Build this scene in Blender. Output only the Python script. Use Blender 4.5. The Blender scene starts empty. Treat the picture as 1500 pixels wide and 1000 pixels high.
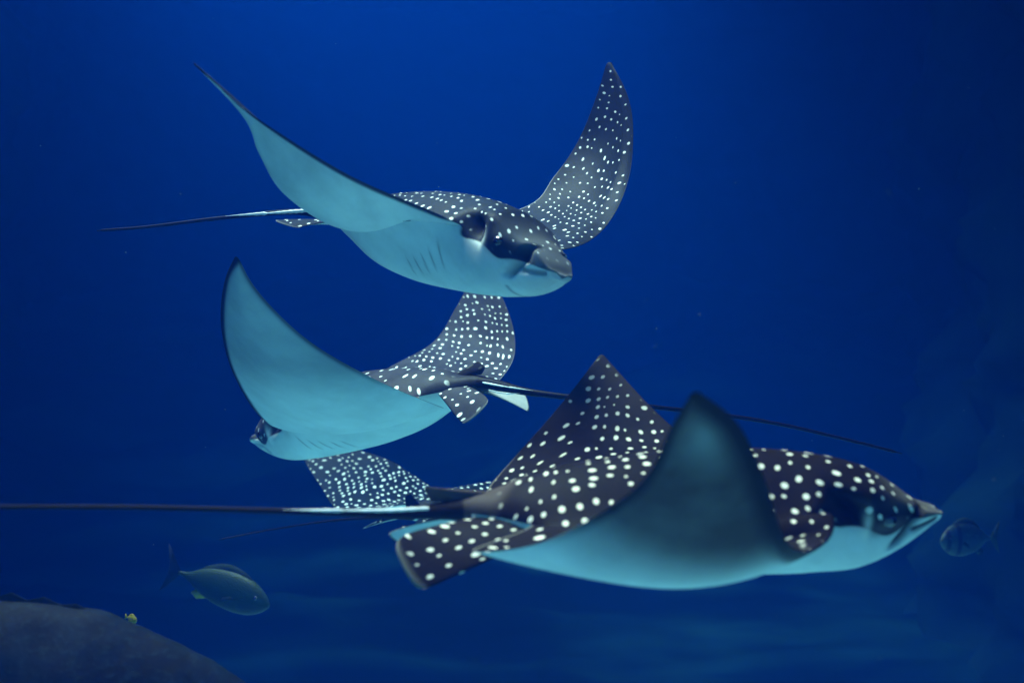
import bpy, math, random
import numpy as np
from mathutils import Vector, noise

sc = bpy.context.scene
COL = sc.collection
R = math.radians

# ------------------------------------------------------------------ camera
cd = bpy.data.cameras.new('camera'); cam = bpy.data.objects.new('camera', cd); COL.objects.link(cam); sc.camera = cam
cam.rotation_euler = (R(90), 0, 0); cd.lens = 50; cd.sensor_width = 36; cd.clip_start = .05; cd.clip_end = 600
cd.dof.use_dof = True; cd.dof.focus_distance = 3.9; cd.dof.aperture_fstop = 2.4
F_PX = 50 / 36 * 1500

# ------------------------------------------------------------------ light
SUN_EL, SUN_AZ = R(69), R(-58)
w = bpy.data.worlds.new('World'); sc.world = w; w.use_nodes = True
wt = w.node_tree; bg = wt.nodes['Background']; sky = wt.nodes.new('ShaderNodeTexSky'); sky.sky_type = 'NISHITA'
sky.sun_disc = False; sky.sun_elevation = SUN_EL; sky.sun_rotation = SUN_AZ
wt.links.new(sky.outputs[0], bg.inputs[0]); bg.inputs[1].default_value = .05
ld = bpy.data.lights.new('sun', 'SUN'); ld.energy = 1.5; ld.angle = R(34); ld.color = (1, .96, .9)
sun = bpy.data.objects.new('sun', ld); COL.objects.link(sun)
sun.rotation_euler = Vector((math.cos(SUN_EL)*math.sin(SUN_AZ), math.cos(SUN_EL)*math.cos(SUN_AZ), math.sin(SUN_EL))).to_track_quat('Z', 'Y').to_euler()
sc.view_settings.view_transform = 'Standard'; sc.view_settings.look = 'None'
sc.view_settings.gamma = 1; sc.view_settings.use_curve_mapping = False
sc.view_settings.exposure = 3.25
sc.render.engine = 'CYCLES'; sc.cycles.use_denoising = True; sc.cycles.volume_bounces = 3
sc.cycles.max_bounces = 8; sc.cycles.diffuse_bounces = 4

# ------------------------------------------------------------------ helpers
def at(px, py, d):
    return np.array([(px - 750) / F_PX * d, d, (500 - py) / F_PX * d])
def nrm(v):
    v = np.asarray(v, float); return v / max(1e-12, np.linalg.norm(v))
def sstep(a, b, x):
    t = np.clip((np.asarray(x, float) - a) / (b - a), 0, 1); return t * t * (3 - 2 * t)
def bump(x, c, s):
    return np.exp(-((np.asarray(x, float) - c) / s) ** 2)
def tag(o, label=None, cat=None, group=None, kind=None):
    if label: o['label'] = label
    if cat: o['category'] = cat
    if group: o['group'] = group
    if kind: o['kind'] = kind
    return o
def empty(name, loc):
    o = bpy.data.objects.new(name, None); COL.objects.link(o); o.location = tuple(loc); o.empty_display_size = .1; return o
def link(name, me, mat, parent=None, smooth=True):
    o = bpy.data.objects.new(name, me); COL.objects.link(o)
    if mat: me.materials.append(mat)
    if smooth: me.polygons.foreach_set('use_smooth', [True] * len(me.polygons))
    if parent:
        o.parent = parent; o.location = -parent.location
    return o
class MB:
    """collects vertices, faces and per-vertex attributes of ONE mesh"""
    def __init__(s): s.v = []; s.f = []; s.a = []; s.n = 0
    def add(s, V, Fc, A=None):
        V = np.asarray(V, float).reshape(-1, 3)
        A = np.zeros((len(V), 8)) if A is None else np.asarray(A, float).reshape(len(V), -1)
        s.v.append(V); s.a.append(A); s.f += [tuple(i + s.n for i in f) for f in Fc]; s.n += len(V)
    def build(s, name, mat, parent=None, smooth=True):
        me = bpy.data.meshes.new(name); V = np.vstack(s.v); A = np.vstack(s.a)
        used = np.zeros(len(V), bool); used[np.fromiter((i for f in s.f for i in f), int)] = True
        if not used.all():
            nid = np.cumsum(used)-1; V = V[used]; A = A[used]; s.f = [tuple(int(nid[i]) for i in f) for f in s.f]
        me.from_pydata(V.tolist(), [], s.f)
        me.update()
        at_ = me.attributes.new('rest', 'FLOAT_VECTOR', 'POINT'); at_.data.foreach_set('vector', A[:, :3].astype(np.float32).ravel())
        for k, nme in ((3, 'dorsal'), (4, 'dark'), (5, 'spotty'), (6, 'pale'), (7, 'line')):
            x = me.attributes.new(nme, 'FLOAT', 'POINT'); x.data.foreach_set('value', A[:, k].astype(np.float32))
        return link(name, me, mat, parent, smooth)
def grid_faces(nu, nv, closed=False, off=0, flip=False):
    F = []
    for i in range(nu - 1):
        for j in range(nv if closed else nv - 1):
            a = off + i*nv + j; b = off + i*nv + (j+1) % nv; c = off + (i+1)*nv + (j+1) % nv; d = off + (i+1)*nv + j
            F.append((a, d, c, b) if flip else (a, b, c, d))
    return F
def hermite_rows(K, us, u, m0=None):
    """K: (n, ...) knots at params us -> Catmull-Rom / Hermite values at u"""
    K = np.asarray(K, float); us = np.asarray(us, float); n = len(us); M = np.zeros_like(K)
    for i in range(n):
        if i == 0: M[i] = (K[1]-K[0])/(us[1]-us[0]) if m0 is None else m0
        elif i == n-1: M[i] = (K[-1]-K[-2])/(us[-1]-us[-2])
        else:
            a = (K[i]-K[i-1])/(us[i]-us[i-1]); b = (K[i+1]-K[i])/(us[i+1]-us[i]); h0 = us[i]-us[i-1]; h1 = us[i+1]-us[i]
            M[i] = (a*h1 + b*h0)/(h0+h1)
    out = []
    for x in u:
        i = int(np.clip(np.searchsorted(us, x, side='right') - 1, 0, n-2)); h = us[i+1]-us[i]; t = (x-us[i])/h
        out.append((2*t**3-3*t*t+1)*K[i] + (t**3-2*t*t+t)*h*M[i] + (-2*t**3+3*t*t)*K[i+1] + (t**3-t*t)*h*M[i+1])
    return np.array(out)
def pl(x, pts):
    """smooth monotone-ish interpolation through (x, value) points"""
    p = sorted(pts); xs = [a for a, _ in p]; ys = [b for _, b in p]
    x = np.clip(np.atleast_1d(np.asarray(x, float)), xs[0], xs[-1])
    return hermite_rows(np.array(ys), xs, x.ravel()).reshape(x.shape)

# ------------------------------------------------------------------ node helpers / materials
def new_mat(name):
    m = bpy.data.materials.new(name); m.use_nodes = True; nt = m.node_tree
    return m, nt, nt.nodes['Principled BSDF']
def N(nt, t, **k):
    n = nt.nodes.new(t)
    for a, b in k.items():
        if a.startswith('i_'):
            key = a[2:].replace('_', ' ')
            n.inputs[int(key) if key.isdigit() else key].default_value = b
        else: setattr(n, a, b)
    return n
def math_n(nt, op, a, b=None, c=None, clamp=False):
    n = nt.nodes.new('ShaderNodeMath'); n.operation = op; n.use_clamp = clamp
    for i, x in enumerate((a, b, c)):
        if x is None: continue
        if isinstance(x, (int, float)): n.inputs[i].default_value = x
        else: nt.links.new(x, n.inputs[i])
    return n.outputs[0]
def mixc(nt, f, a, b):
    n = nt.nodes.new('ShaderNodeMix'); n.data_type = 'RGBA'
    for i, x in ((0, f), (6, a), (7, b)):
        if isinstance(x, (int, float)): n.inputs[i].default_value = x
        elif isinstance(x, tuple): n.inputs[i].default_value = (*x, 1)
        else: nt.links.new(x, n.inputs[i])
    return n.outputs[2]
def ss_n(nt, x, a, b):
    n = nt.nodes.new('ShaderNodeMapRange'); n.interpolation_type = 'SMOOTHSTEP'
    nt.links.new(x, n.inputs[0]); n.inputs[1].default_value = a; n.inputs[2].default_value = b
    return n.outputs[0]

def ray_skin(name, dorsal, dorsal2, belly, spot, scale, radius, seed, rough=.5, smudge_shade=(.02, .018, .018)):
    m, nt, b = new_mat(name)
    A = lambda n_: N(nt, 'ShaderNodeAttribute', attribute_name=n_)
    rest = A('rest').outputs['Vector']
    off = N(nt, 'ShaderNodeVectorMath', operation='ADD'); nt.links.new(rest, off.inputs[0]); off.inputs[1].default_value = (seed, seed*1.7, 0)
    # slight warp so the spot rows wander
    nz = N(nt, 'ShaderNodeTexNoise', i_Scale=3.2, i_Detail=1.0); nt.links.new(off.outputs[0], nz.inputs['Vector'])
    sub = N(nt, 'ShaderNodeVectorMath', operation='SUBTRACT'); nt.links.new(nz.outputs['Color'], sub.inputs[0]); sub.inputs[1].default_value = (.5, .5, .5)
    scl = N(nt, 'ShaderNodeVectorMath', operation='SCALE'); nt.links.new(sub.outputs[0], scl.inputs[0]); scl.inputs['Scale'].default_value = .16
    wv = N(nt, 'ShaderNodeVectorMath', operation='ADD'); nt.links.new(off.outputs[0], wv.inputs[0]); nt.links.new(scl.outputs[0], wv.inputs[1])
    vo = N(nt, 'ShaderNodeTexVoronoi', voronoi_dimensions='2D', i_Scale=scale, i_Randomness=.42); nt.links.new(wv.outputs[0], vo.inputs['Vector'])
    sep = N(nt, 'ShaderNodeSeparateColor'); nt.links.new(vo.outputs['Color'], sep.inputs[0])
    rad = math_n(nt, 'MULTIPLY_ADD', sep.outputs[0], radius*.75, radius*.62)
    dist = math_n(nt, 'SUBTRACT', vo.outputs['Distance'], rad)
    n2 = N(nt, 'ShaderNodeTexNoise', i_Scale=70.0, i_Detail=2.0); nt.links.new(rest, n2.inputs['Vector'])
    dist = math_n(nt, 'ADD', dist, math_n(nt, 'MULTIPLY_ADD', n2.outputs[0], .07, -.035))
    sp = math_n(nt, 'SUBTRACT', 1.0, ss_n(nt, dist, -.035, .045))
    gone = math_n(nt, 'LESS_THAN', sep.outputs[1], .93)
    sp = math_n(nt, 'MULTIPLY', math_n(nt, 'MULTIPLY', sp, gone), A('spotty').outputs['Fac'])
    # dorsal brown-grey with cloudy variation
    n3 = N(nt, 'ShaderNodeTexNoise', i_Scale=5.0, i_Detail=5.0, i_Roughness=.65); nt.links.new(rest, n3.inputs['Vector'])
    dc = mixc(nt, ss_n(nt, n3.outputs[0], .35, .65), dorsal, dorsal2)
    n4 = N(nt, 'ShaderNodeTexNoise', i_Scale=140.0, i_Detail=3.0); nt.links.new(rest, n4.inputs['Vector'])
    dc = mixc(nt, math_n(nt, 'MULTIPLY', ss_n(nt, n4.outputs[0], .45, .75), .35), dc, tuple(x*1.4 for x in dorsal2))
    dc = mixc(nt, sp, dc, spot)
    # belly: creamy white with faint mottling and fine speckle
    n5 = N(nt, 'ShaderNodeTexNoise', i_Scale=4.0, i_Detail=6.0, i_Roughness=.6); nt.links.new(rest, n5.inputs['Vector'])
    bc = mixc(nt, ss_n(nt, n5.outputs[0], .3, .72), belly, tuple(x*.76 for x in belly))
    n6 = N(nt, 'ShaderNodeTexNoise', i_Scale=230.0, i_Detail=2.0); nt.links.new(rest, n6.inputs['Vector'])
    bc = mixc(nt, math_n(nt, 'MULTIPLY', ss_n(nt, n6.outputs[0], .5, .75), .22), bc, tuple(x*.6 for x in belly))
    # boundary wobble
    dn = math_n(nt, 'ADD', A('dorsal').outputs['Fac'], math_n(nt, 'MULTIPLY_ADD', n5.outputs[0], .3, -.15))
    c = mixc(nt, ss_n(nt, dn, .3, .7), bc, dc)
    c = mixc(nt, A('pale').outputs['Fac'], c, tuple(min(1, x*.95) for x in spot))
    # dark tone: pigmented margins, eye surround; shade painted on underwings and into hollows
    n7 = N(nt, 'ShaderNodeTexNoise', i_Scale=7.0, i_Detail=4.0, i_Roughness=.55); nt.links.new(rest, n7.inputs['Vector'])
    dk = A('dark').outputs['Fac']
    dk = math_n(nt, 'MULTIPLY', dk, math_n(nt, 'MULTIPLY_ADD', n7.outputs[0], .3, .88), clamp=True)
    c = mixc(nt, dk, c, smudge_shade)
    c = mixc(nt, A('line').outputs['Fac'], c, (.008, .006, .006))
    nt.links.new(c, b.inputs['Base Color']); b.inputs['Roughness'].default_value = rough
    b.inputs['Specular IOR Level'].default_value = .03
    rr = math_n(nt, 'MULTIPLY_ADD', n4.outputs[0], .3, rough-.15); nt.links.new(rr, b.inputs['Roughness'])
    bp = N(nt, 'ShaderNodeBump', i_Strength=.25, i_Distance=.004)
    hh = math_n(nt, 'ADD', math_n(nt, 'MULTIPLY', n4.outputs[0], .4), n5.outputs[0])
    nt.links.new(hh, bp.inputs['Height']); nt.links.new(bp.outputs[0], b.inputs['Normal'])
    return m

def plain(name, c, rough=.5, spec=.5, var=.3, scale=20.0):
    m, nt, b = new_mat(name)
    tc = N(nt, 'ShaderNodeTexCoord'); nz = N(nt, 'ShaderNodeTexNoise', i_Scale=scale, i_Detail=5.0); nt.links.new(tc.outputs['Object'], nz.inputs['Vector'])
    nt.links.new(mixc(nt, nz.outputs[0], tuple(x*(1-var) for x in c), tuple(x*(1+var) for x in c)), b.inputs['Base Color'])
    b.inputs['Roughness'].default_value = rough; b.inputs['Specular IOR Level'].default_value = spec
    return m

M_EYE = plain('eye_glossy', (.012, .01, .012), .12, .8)
M_SPINE = plain('tail_spine_pale', (.62, .64, .66), .4)

# ------------------------------------------------------------------ the ray template (units of half a wing span)
X_SN, X_NOTCH, X_TE, X_TB = .67, .33, -.42, -.56
W_PTS = [(.67, .026), (.665, .045), (.655, .058), (.64, .068), (.61, .084), (.56, .105), (.50, .128), (.44, .15), (.38, .158), (.33, .168), (.27, .20), (.18, .245), (.05, .27),
         (-.15, .27), (-.28, .235), (-.42, .15), (-.50, .075), (-.56, .045)]
ZT_PTS = [(.67, .006), (.65, .016), (.62, .026), (.58, .05), (.54, .078), (.48, .113), (.42, .133), (.33, .15), (.19, .163), (0, .16), (-.2, .135), (-.42, .085), (-.50, .05), (-.56, .036)]
ZB_PTS = [(.67, -.012), (.65, -.026), (.62, -.05), (.58, -.08), (.52, -.115), (.45, -.142), (.33, -.158), (.15, -.166), (-.1, -.16), (-.28, -.13), (-.42, -.075), (-.50, -.042), (-.56, -.034)]
E_PTS = [(.67, 1.), (.36, 1.0), (.30, 1.4), (.22, 2.6), (.1, 3.4), (-.25, 3.4), (-.38, 2.4), (-.44, 1.3), (-.5, 1.), (-.56, 1.)]

ROOT_LIFT = .036
BELLY = [1.]
def body_point(x, phi, top, tau):
    """phi 0..pi across; returns rest coordinates"""
    wv = pl(x, W_PTS)[0]; e = pl(x, E_PTS)[0]
    H = pl(x, ZT_PTS)[0] if top else -pl(x, ZB_PTS)[0]*BELLY[0]
    s = np.sin(phi) ** e; y = -wv * np.cos(phi)
    z = tau + (H - tau) * s
    return y, (z if top else -z) + ROOT_LIFT * float(bump(x, .36, .26)) * np.cos(phi)**4

def sculpt(P, droop, fore=0.):
    """head relief on rest coordinates P (n,3): brow, spiracle hollow, groove over the bill, gill swell"""
    x, y, z = P[:, 0].copy(), P[:, 1].copy(), P[:, 2].copy()
    sgn = np.sign(y); ay = np.abs(y)
    side = sstep(.35, .8, ay / np.maximum(.02, pl(x, W_PTS)))
    # spiracle: slanted hollow behind the eye
    u = (x - .378)*.80 - (z - .048)*.60; v = (x - .378)*.60 + (z - .048)*.80
    hol = np.exp(-(u / .052) ** 2 - (v / .026) ** 2) * side
    ay = ay - .05 * hol
    # brow ridge and eye bulge
    ay = ay + .014 * np.exp(-((x - .485) / .04) ** 2 - ((z - .02) / .03) ** 2) * side
    ay = ay + .008 * np.exp(-((x - .432) / .014) ** 2 - ((z - .02) / .05) ** 2) * side
    # groove between the domed forehead and the bill, running down and back to the mouth corner
    gx = .585 + .75 * (z - .02)
    g = np.exp(-((x - gx) / .016) ** 2) * sstep(-.085, -.05, z) * (1 - sstep(.03, .055, z)) * sstep(.3, .7, ay / np.maximum(.02, pl(x, W_PTS)))
    ay = ay - np.minimum(.03, .35*ay) * g
    # second crease below the bill lip
    g2 = np.exp(-((z + .006 + .30 * (.64 - x)) / .011) ** 2) * sstep(.55, .585, x) * (1 - sstep(.645, .66, x)) * sstep(.4, .8, ay / np.maximum(.02, pl(x, W_PTS)))
    ay = ay - np.minimum(.014, .3*ay) * g2
    z = z + fore*np.exp(-((x-.60)/.05)**2)*sstep(.0, .02, z) - droop * sstep(.42, .67, x)
    Q = np.stack([x, sgn * ay, z], 1)
    return Q, hol, g, g2

NX_H, NX_W, NX_T, NPHI = 74, 120, 16, 61

def build_ray(name, p, label):
    S = None; ds = p.get('dscale', 1.); g_at = globals()['at']
    def at(px, py, d): return g_at(px, py, d*ds)
    sn = at(*p['snout']); bs = at(*p['base']); F = nrm(sn - bs); S = np.linalg.norm(sn - bs) / (X_SN - X_TB) if 'S' not in p else p['S']
    U = np.array(p['up'], float); U = nrm(U - F * U.dot(F)); L = np.cross(U, F)
    O = sn - F * X_SN * S
    def rigid(Q): return O + S * (Q[..., :1] * F + Q[..., 1:2] * L + Q[..., 2:3] * U)
    if p.get('verbose'):
        pr = lambda P: (round(750 + P[0]/P[1]*F_PX), round(500 - P[2]/P[1]*F_PX), round(P[1], 2))
        open('/tmp/dbg.txt', 'a').write(repr((name, 'S', round(S, 3), 'F', F.round(2), 'notchL', pr(rigid(np.array([X_NOTCH, .17, 0]))), 'notchR', pr(rigid(np.array([X_NOTCH, -.17, 0]))),
              'teL', pr(rigid(np.array([X_TE, .15, 0]))), 'teR', pr(rigid(np.array([X_TE, -.15, 0]))), 'top', pr(rigid(np.array([.3, 0, .155]))), 'bot', pr(rigid(np.array([.3, 0, -.16]))))) + chr(10))
    mb = MB(); BELLY[0] = p.get('belly', 1.)
    # ---- stations along the body
    th = np.linspace(0, 1, NX_H)
    xh = X_SN - (X_SN - X_NOTCH) * (.35*th + .65*th**1.5)
    tw = .5 - .5*np.cos(np.pi*np.linspace(0, 1, NX_W)); tw = .5*tw + .5*np.linspace(0, 1, NX_W)
    xw = X_NOTCH + (X_TE - X_NOTCH)*tw
    xt = np.linspace(X_TE, X_TB, NX_T)
    xs = np.concatenate([xh, xw[1:], xt[1:]]); iA = NX_H - 1; iB = iA + NX_W - 1
    phi = np.linspace(0, np.pi, NPHI)
    tau_r = p.get('tau', .022)
    def tprof(t): return np.clip(2.2*np.sqrt(np.clip(t, 0, 1))*(1-t)**.8, 0, 1)
    ring = []; attr = []
    for i, x in enumerate(xs):
        tau = tau_r * tprof(np.array((X_NOTCH - x)/(X_NOTCH - X_TE))) if iA <= i <= iB else 0.
        tau = float(tau)
        yt, zt = body_point(x, phi, True, tau); yb, zb = body_point(x, phi[::-1][1:-1] if tau == 0 else phi[::-1], False, tau)
        ring.append((yt, zt, yb, zb))
    # top and bottom sheets share ids at the sides where tau == 0
    nb = len(xs); top = np.zeros((nb, NPHI, 3)); bot = np.zeros((nb, NPHI, 3))
    for i, x in enumerate(xs):
        tau = float(tau_r * tprof(np.array((X_NOTCH - x)/(X_NOTCH - X_TE)))) if iA <= i <= iB else 0.
        y, z = body_point(x, phi, True, tau); top[i] = np.stack([np.full(NPHI, x), y, z], 1)
        y, z = body_point(x, phi, False, tau); bot[i] = np.stack([np.full(NPHI, x), y, z], 1)
    def attrs(Q, is_top, hol, g, g2):
        x, y, z = Q[:, 0], Q[:, 1], Q[:, 2]; n = len(Q); A = np.zeros((n, 8))
        A[:, 0], A[:, 1] = x, y; A[:, 2] = z * .3
        head = sstep(.30, .36, x); z = z + p.get('droop', 0.)*sstep(.42, .67, x)
        # dorsal / ventral boundary along the head side, climbing onto the bill
        zb = .0 - .03*bump(x, .49, .05) + .006*sstep(.55, .62, x)
        dh = sstep(-.012, .012, z - zb)
        A[:, 3] = head*dh + (1-head)*(1. if is_top else 0.)
        nose = sstep(.585, .62, x)
        A[:, 5] = 1.0*(1-head)*0 + head*sstep(.012, .04, z - zb)*(1 - sstep(.60, .64, x))
        if is_top: A[:, 5] = np.maximum(A[:, 5], 1-head)
        sd = sstep(.5, .85, np.abs(y)/np.maximum(.02, pl(x, W_PTS)))
        A[:, 7] = np.clip(sstep(.4, .75, hol) + 1.0*g*(sd > 0) + .9*sstep(.3, .9, g2), 0, 1)  # dark paint in spiracle, groove and crease: pigment plus shade of the recess
        A[:, 4] = np.clip(1.1*np.exp(-((x-.492)/.055)**4 - ((z+.004-.1*(x-.49))/.021)**2)*sd + .3*np.exp(-((x-.40)/.08)**2 - ((z-.055)/.02)**2)*sd + .0*nose, 0, 1)
        A[:, 5] *= (1-sstep(.15, .4, hol))*sstep(-.52, -.46, x)
        A[:, 6] = .7*np.exp(-((x-.432)/.010)**2 - ((z-.005)/.03)**2)*sd + .5*np.exp(-((x-.425)/.012)**2 - ((z+.024)/.010)**2)*sd + .10*nose*(z > 0) + .10*sstep(.44, .58, x)*sstep(.02, .06, z) + .1*sstep(.655, .67, x)  # the low terms paint the sheen of the head top as paler skin
        if is_top: A[:, 4] = np.maximum(A[:, 4], .85*(1-sstep(-.47, -.40, x + .9*np.abs(y))))
        hd_ = p.get('head_dark', 1.) if True else 1.; A[:, 4] *= np.where(x > .25, hd_, 1.); A[:, 7] *= hd_
        if not is_top:
            # nostril / mouth slit and gill slits under the throat
            A[:, 7] = np.maximum(A[:, 7], .55*np.exp(-((x-.505)/.007)**2)*(np.abs(y) < .07))
            for k in range(5):
                gx = .24 - .048*k
                A[:, 4] = np.maximum(A[:, 4], .6*np.exp(-((x-gx-.12*(np.abs(y)-.14))/.004)**2 - ((np.abs(y)-.15+.012*k)/.03)**4))
        return A
    for arr, is_top in ((top, True), (bot, False)):
        pass
    Vt, hol, g, g2 = sculpt(top.reshape(-1, 3), p.get('droop', 0.), p.get('fore', 0.)); At = attrs(Vt, True, hol, g, g2); Vt = Vt.reshape(top.shape)
    Vb, hol, g, g2 = sculpt(bot.reshape(-1, 3), p.get('droop', 0.)); Ab = attrs(Vb, False, hol, g, g2); Vb = Vb.reshape(bot.shape)
    # snout cap
    V = np.concatenate([rigid(Vt).reshape(-1, 3), rigid(Vb).reshape(-1, 3)])
    arcs = []
    for arr, At_ in ((top, At), (bot, Ab)):
        st = np.linalg.norm(np.diff(arr[:, :, 1:], axis=1), axis=2); ca_ = np.concatenate([np.zeros((nb, 1)), np.cumsum(st, axis=1)], axis=1)
        yy = ca_ - ca_[:, NPHI//2][:, None]
        arcs.append(yy)
    aw = np.concatenate([arcs[0][:, :1], arcs[0][:, -1:]], axis=1)
    At[:, 1] = arcs[0].ravel()
    yb_ = arcs[1].copy(); half = NPHI//2
    yb_[:, :half] = (aw[:, 0]-np.abs(arcs[1][:, 0]))[:, None] + (arcs[1][:, :half]*-1) + 0*half
    yb_[:, :half] = aw[:, 0][:, None] - (arcs[1][:, :half] - arcs[1][:, :1])
    yb_[:, half:] = aw[:, 1][:, None] + (arcs[1][:, -1:] - arcs[1][:, half:])
    Ab[:, 1] = yb_.ravel()
    # weld side ids
    idb = np.arange(nb*NPHI).reshape(nb, NPHI) + nb*NPHI; idt = np.arange(nb*NPHI).reshape(nb, NPHI)
    for i in range(nb):
        if i <= iA or i >= iB:
            idb[i, 0] = idt[i, 0]; idb[i, -1] = idt[i, -1]
    Fc = []
    for i in range(nb-1):
        for j in range(NPHI-1):
            Fc.append((idt[i, j], idt[i, j+1], idt[i+1, j+1], idt[i+1, j]))
            q = (idb[i, j+1], idb[i, j], idb[i+1, j], idb[i+1, j+1]); Fc.append(q)
    c = rigid(np.array([[X_SN + .003, 0, -.003 - p.get('droop', 0.)]]))
    ic = len(V); V = np.vstack([V, c]); Ac = At[:1].copy()
    for j in range(NPHI-1):
        Fc.append((ic, idt[0, j+1], idt[0, j])); Fc.append((ic, idb[0, j], idb[0, j+1]))
    AA = [At, Ab, Ac]
    # ---- tail: rings carried on from the last body ring along the tail path
    path = [rigid(np.array([X_TB + .05, 0, .0])), rigid(np.array([X_TB, 0, .0]))] + [at(*q) for q in p['tail']]
    path = np.array(path); cl = np.concatenate([[0], np.cumsum(np.linalg.norm(np.diff(path, axis=0), axis=1))])
    nT = 110; uu = cl[1] + (cl[-1]-cl[1]) * (np.linspace(0, 1, nT)[1:]) ** 1.25
    C = hermite_rows(path, cl, uu, m0=-F)
    r0t = pl(X_TB, ZT_PTS)[0]; ringdir = []
    last_t = idt[-1]; last_b = idb[-1]; base_ids = list(last_t) + list(last_b[::-1][1:-1])
    nr = len(base_ids); angs = np.concatenate([phi, np.pi + phi[1:-1]])
    prev = base_ids; Ltail = cl[-1] - cl[1]; offv = len(V); newV = []; newA = []
    ctr = at_ring = rigid(np.array([[X_TB, 0, .001]]))[0]
    for k in range(len(C)):
        T = nrm((C[k] - (C[k-1] if k else path[1]))); sd = nrm(np.cross(T, U)); up = np.cross(sd, T)
        s = (uu[k]-cl[1]); f = s/Ltail
        blend = math.exp(-s/(.12*S)); tr = p.get('tail_r', .0052)
        a = S*(.045*blend) + (tr*(1-.45*f))*(1-blend); bt = S*.036*blend + (tr*(1-.45*f))*(1-blend)
        if k >= len(C)-2: a *= .4; bt *= .4
        # side: phi=0 is y negative(right) => -L direction
        y = -a*np.cos(angs); z = bt*np.sin(angs)
        P = C[k] + y[:, None]*(-sd if np.dot(sd, L) < 0 else sd) + z[:, None]*up
        newV.append(P); A = np.zeros((nr, 8)); A[:, 0] = X_TB - s/S; A[:, 1] = y/S; A[:, 3] = 1; A[:, 4] = max(.85, .9*float(sstep(.0, .03, s))); A[:, 5] = 0
        if f > .02: A[:, 7] = .9
        newA.append(A)
    V = np.vstack([V] + newV); AA += newA
    for k in range(len(C)):
        cur = [offv + k*nr + j for j in range(nr)]
        for j in range(nr):
            Fc.append((prev[j], prev[(j+1) % nr], cur[(j+1) % nr], cur[j]))
        prev = cur
    Fc.append(tuple(prev))
    # ---- wings
    for side, key in ((1, 'left'), (-1, 'right')):
        kn = p[key]; col = NPHI-1 if side > 0 else 0
        rt = Vt[iA:iB+1, col].copy(); rb = Vb[iA:iB+1, col].copy(); rm = (rt+rb)/2
        rw = rigid(rm); nC = len(rw)
        K = [[rw[0], rw[nC//2], rw[-1]]]; us = [0.]
        tmid = tw[nC//2]
        for row in kn:
            us.append(row[0]); K.append([at(*q) for q in row[1:]])
        K = np.array(K)
        sp = np.array([np.linalg.norm(K[-1][1]-K[0][1])])
        arc = sum(np.linalg.norm(K[i+1][1]-K[i][1]) for i in range(len(K)-1))
        m0 = np.tile(side*L*arc*p.get('root_pull', .75), (3, 1)); rm_ = p.get('root_mix', 0.) if side < 0 else 0.
        m0 = m0*(1-rm_) + rm_*(K[1]-K[0])/us[1]
        NS = 110; u = np.linspace(0, 1, NS); u = u*.75 + .25*(.5-.5*np.cos(np.pi*u)); u[-1] = .999
        Q = hermite_rows(K, us, u, m0=m0)                       # NS,3,3
        t = tw[None, :, None]
        le, mi, te = Q[:, 0:1], Q[:, 1:2], Q[:, 2:3]
        l0 = (t-tmid)*(t-1)/(tmid); l1 = t*(t-1)/(tmid*(tmid-1)); l2 = t*(t-tmid)/(1-tmid)
        P = le*l0 + mi*l1 + te*l2
        q0 = P[0].copy()
        P = P + (rw - q0)[None]*((1-u)**3)[:, None, None]
        # normals
        du = np.gradient(P, axis=0); dt = np.gradient(P, axis=1); Nn = np.cross(du, dt)*(1 if side < 0 else -1)
        Nn /= np.maximum(1e-9, np.linalg.norm(Nn, axis=2, keepdims=True))
        if (Nn[3:NS//3].reshape(-1, 3) @ U).mean() < 0: Nn = -Nn
        k_ = sstep(0, .03, u)[:, None, None]; Nn = U*(1-k_) + Nn*k_; Nn /= np.linalg.norm(Nn, axis=2, keepdims=True)
        for _ in range(2): Nn[-3:] = Nn[-4]
        thick = S*(tau_r*(1-u)**1.15 + .0045*(1-.3*u))[:, None]
        th0 = S*((rt[:, 2]-rb[:, 2])/2)[None]
        k2 = sstep(0, .1, u)[:, None]
        hh = th0*(1-k2)*(1-u[:, None]) + thick*tprof(tw)[None]*k2
        hh[:, 0] = 0; hh[:, -1] = 0; hh[-1] = 0
        # ripple wrinkles towards the trailing edge
        rip = p.get('ripple', .0)*np.sin(u*40)[:, None]*sstep(.6, 1, tw)[None]*sstep(.1, .3, u)[:, None]
        P = P + Nn*rip[..., None]
        P = P - Nn*(S*p.get('le_droop', 0.)*(1-sstep(0, .2, tw))[None]*(sstep(.05, .4, u)*(1-sstep(.8, 1, u)))[:, None])[..., None]
        top_w = P + Nn*hh[..., None]; bot_w = P - Nn*hh[..., None]
        # rest map: arc length outwards, chord length along
        step = np.linalg.norm(np.diff(P[:, nC//2], axis=0), axis=1); ya = np.concatenate([[0], np.cumsum(step)])/S
        ch = np.linalg.norm(np.diff(P, axis=1), axis=2); ca = np.concatenate([np.zeros((NS, 1)), np.cumsum(ch, axis=1)], axis=1)/S
        xr = rm[nC//2, 0] - .25*ya[:, None] - (ca - ca[:, nC//2][:, None]); 
        sa = np.abs(aw[iA:iB+1, 1]); yr = side*(sa[None]*(1-sstep(0, .5, u))[:, None] + sa[nC//2]*sstep(0, .5, u)[:, None] + ya[:, None])
        k3 = sstep(0, .25, u)[:, None]; xr = rm[:, 0][None]*(1-k3) + xr*k3
        Tt = np.broadcast_to(tw[None], (NS, nC)); Uu = np.broadcast_to(u[:, None], (NS, nC))
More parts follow.
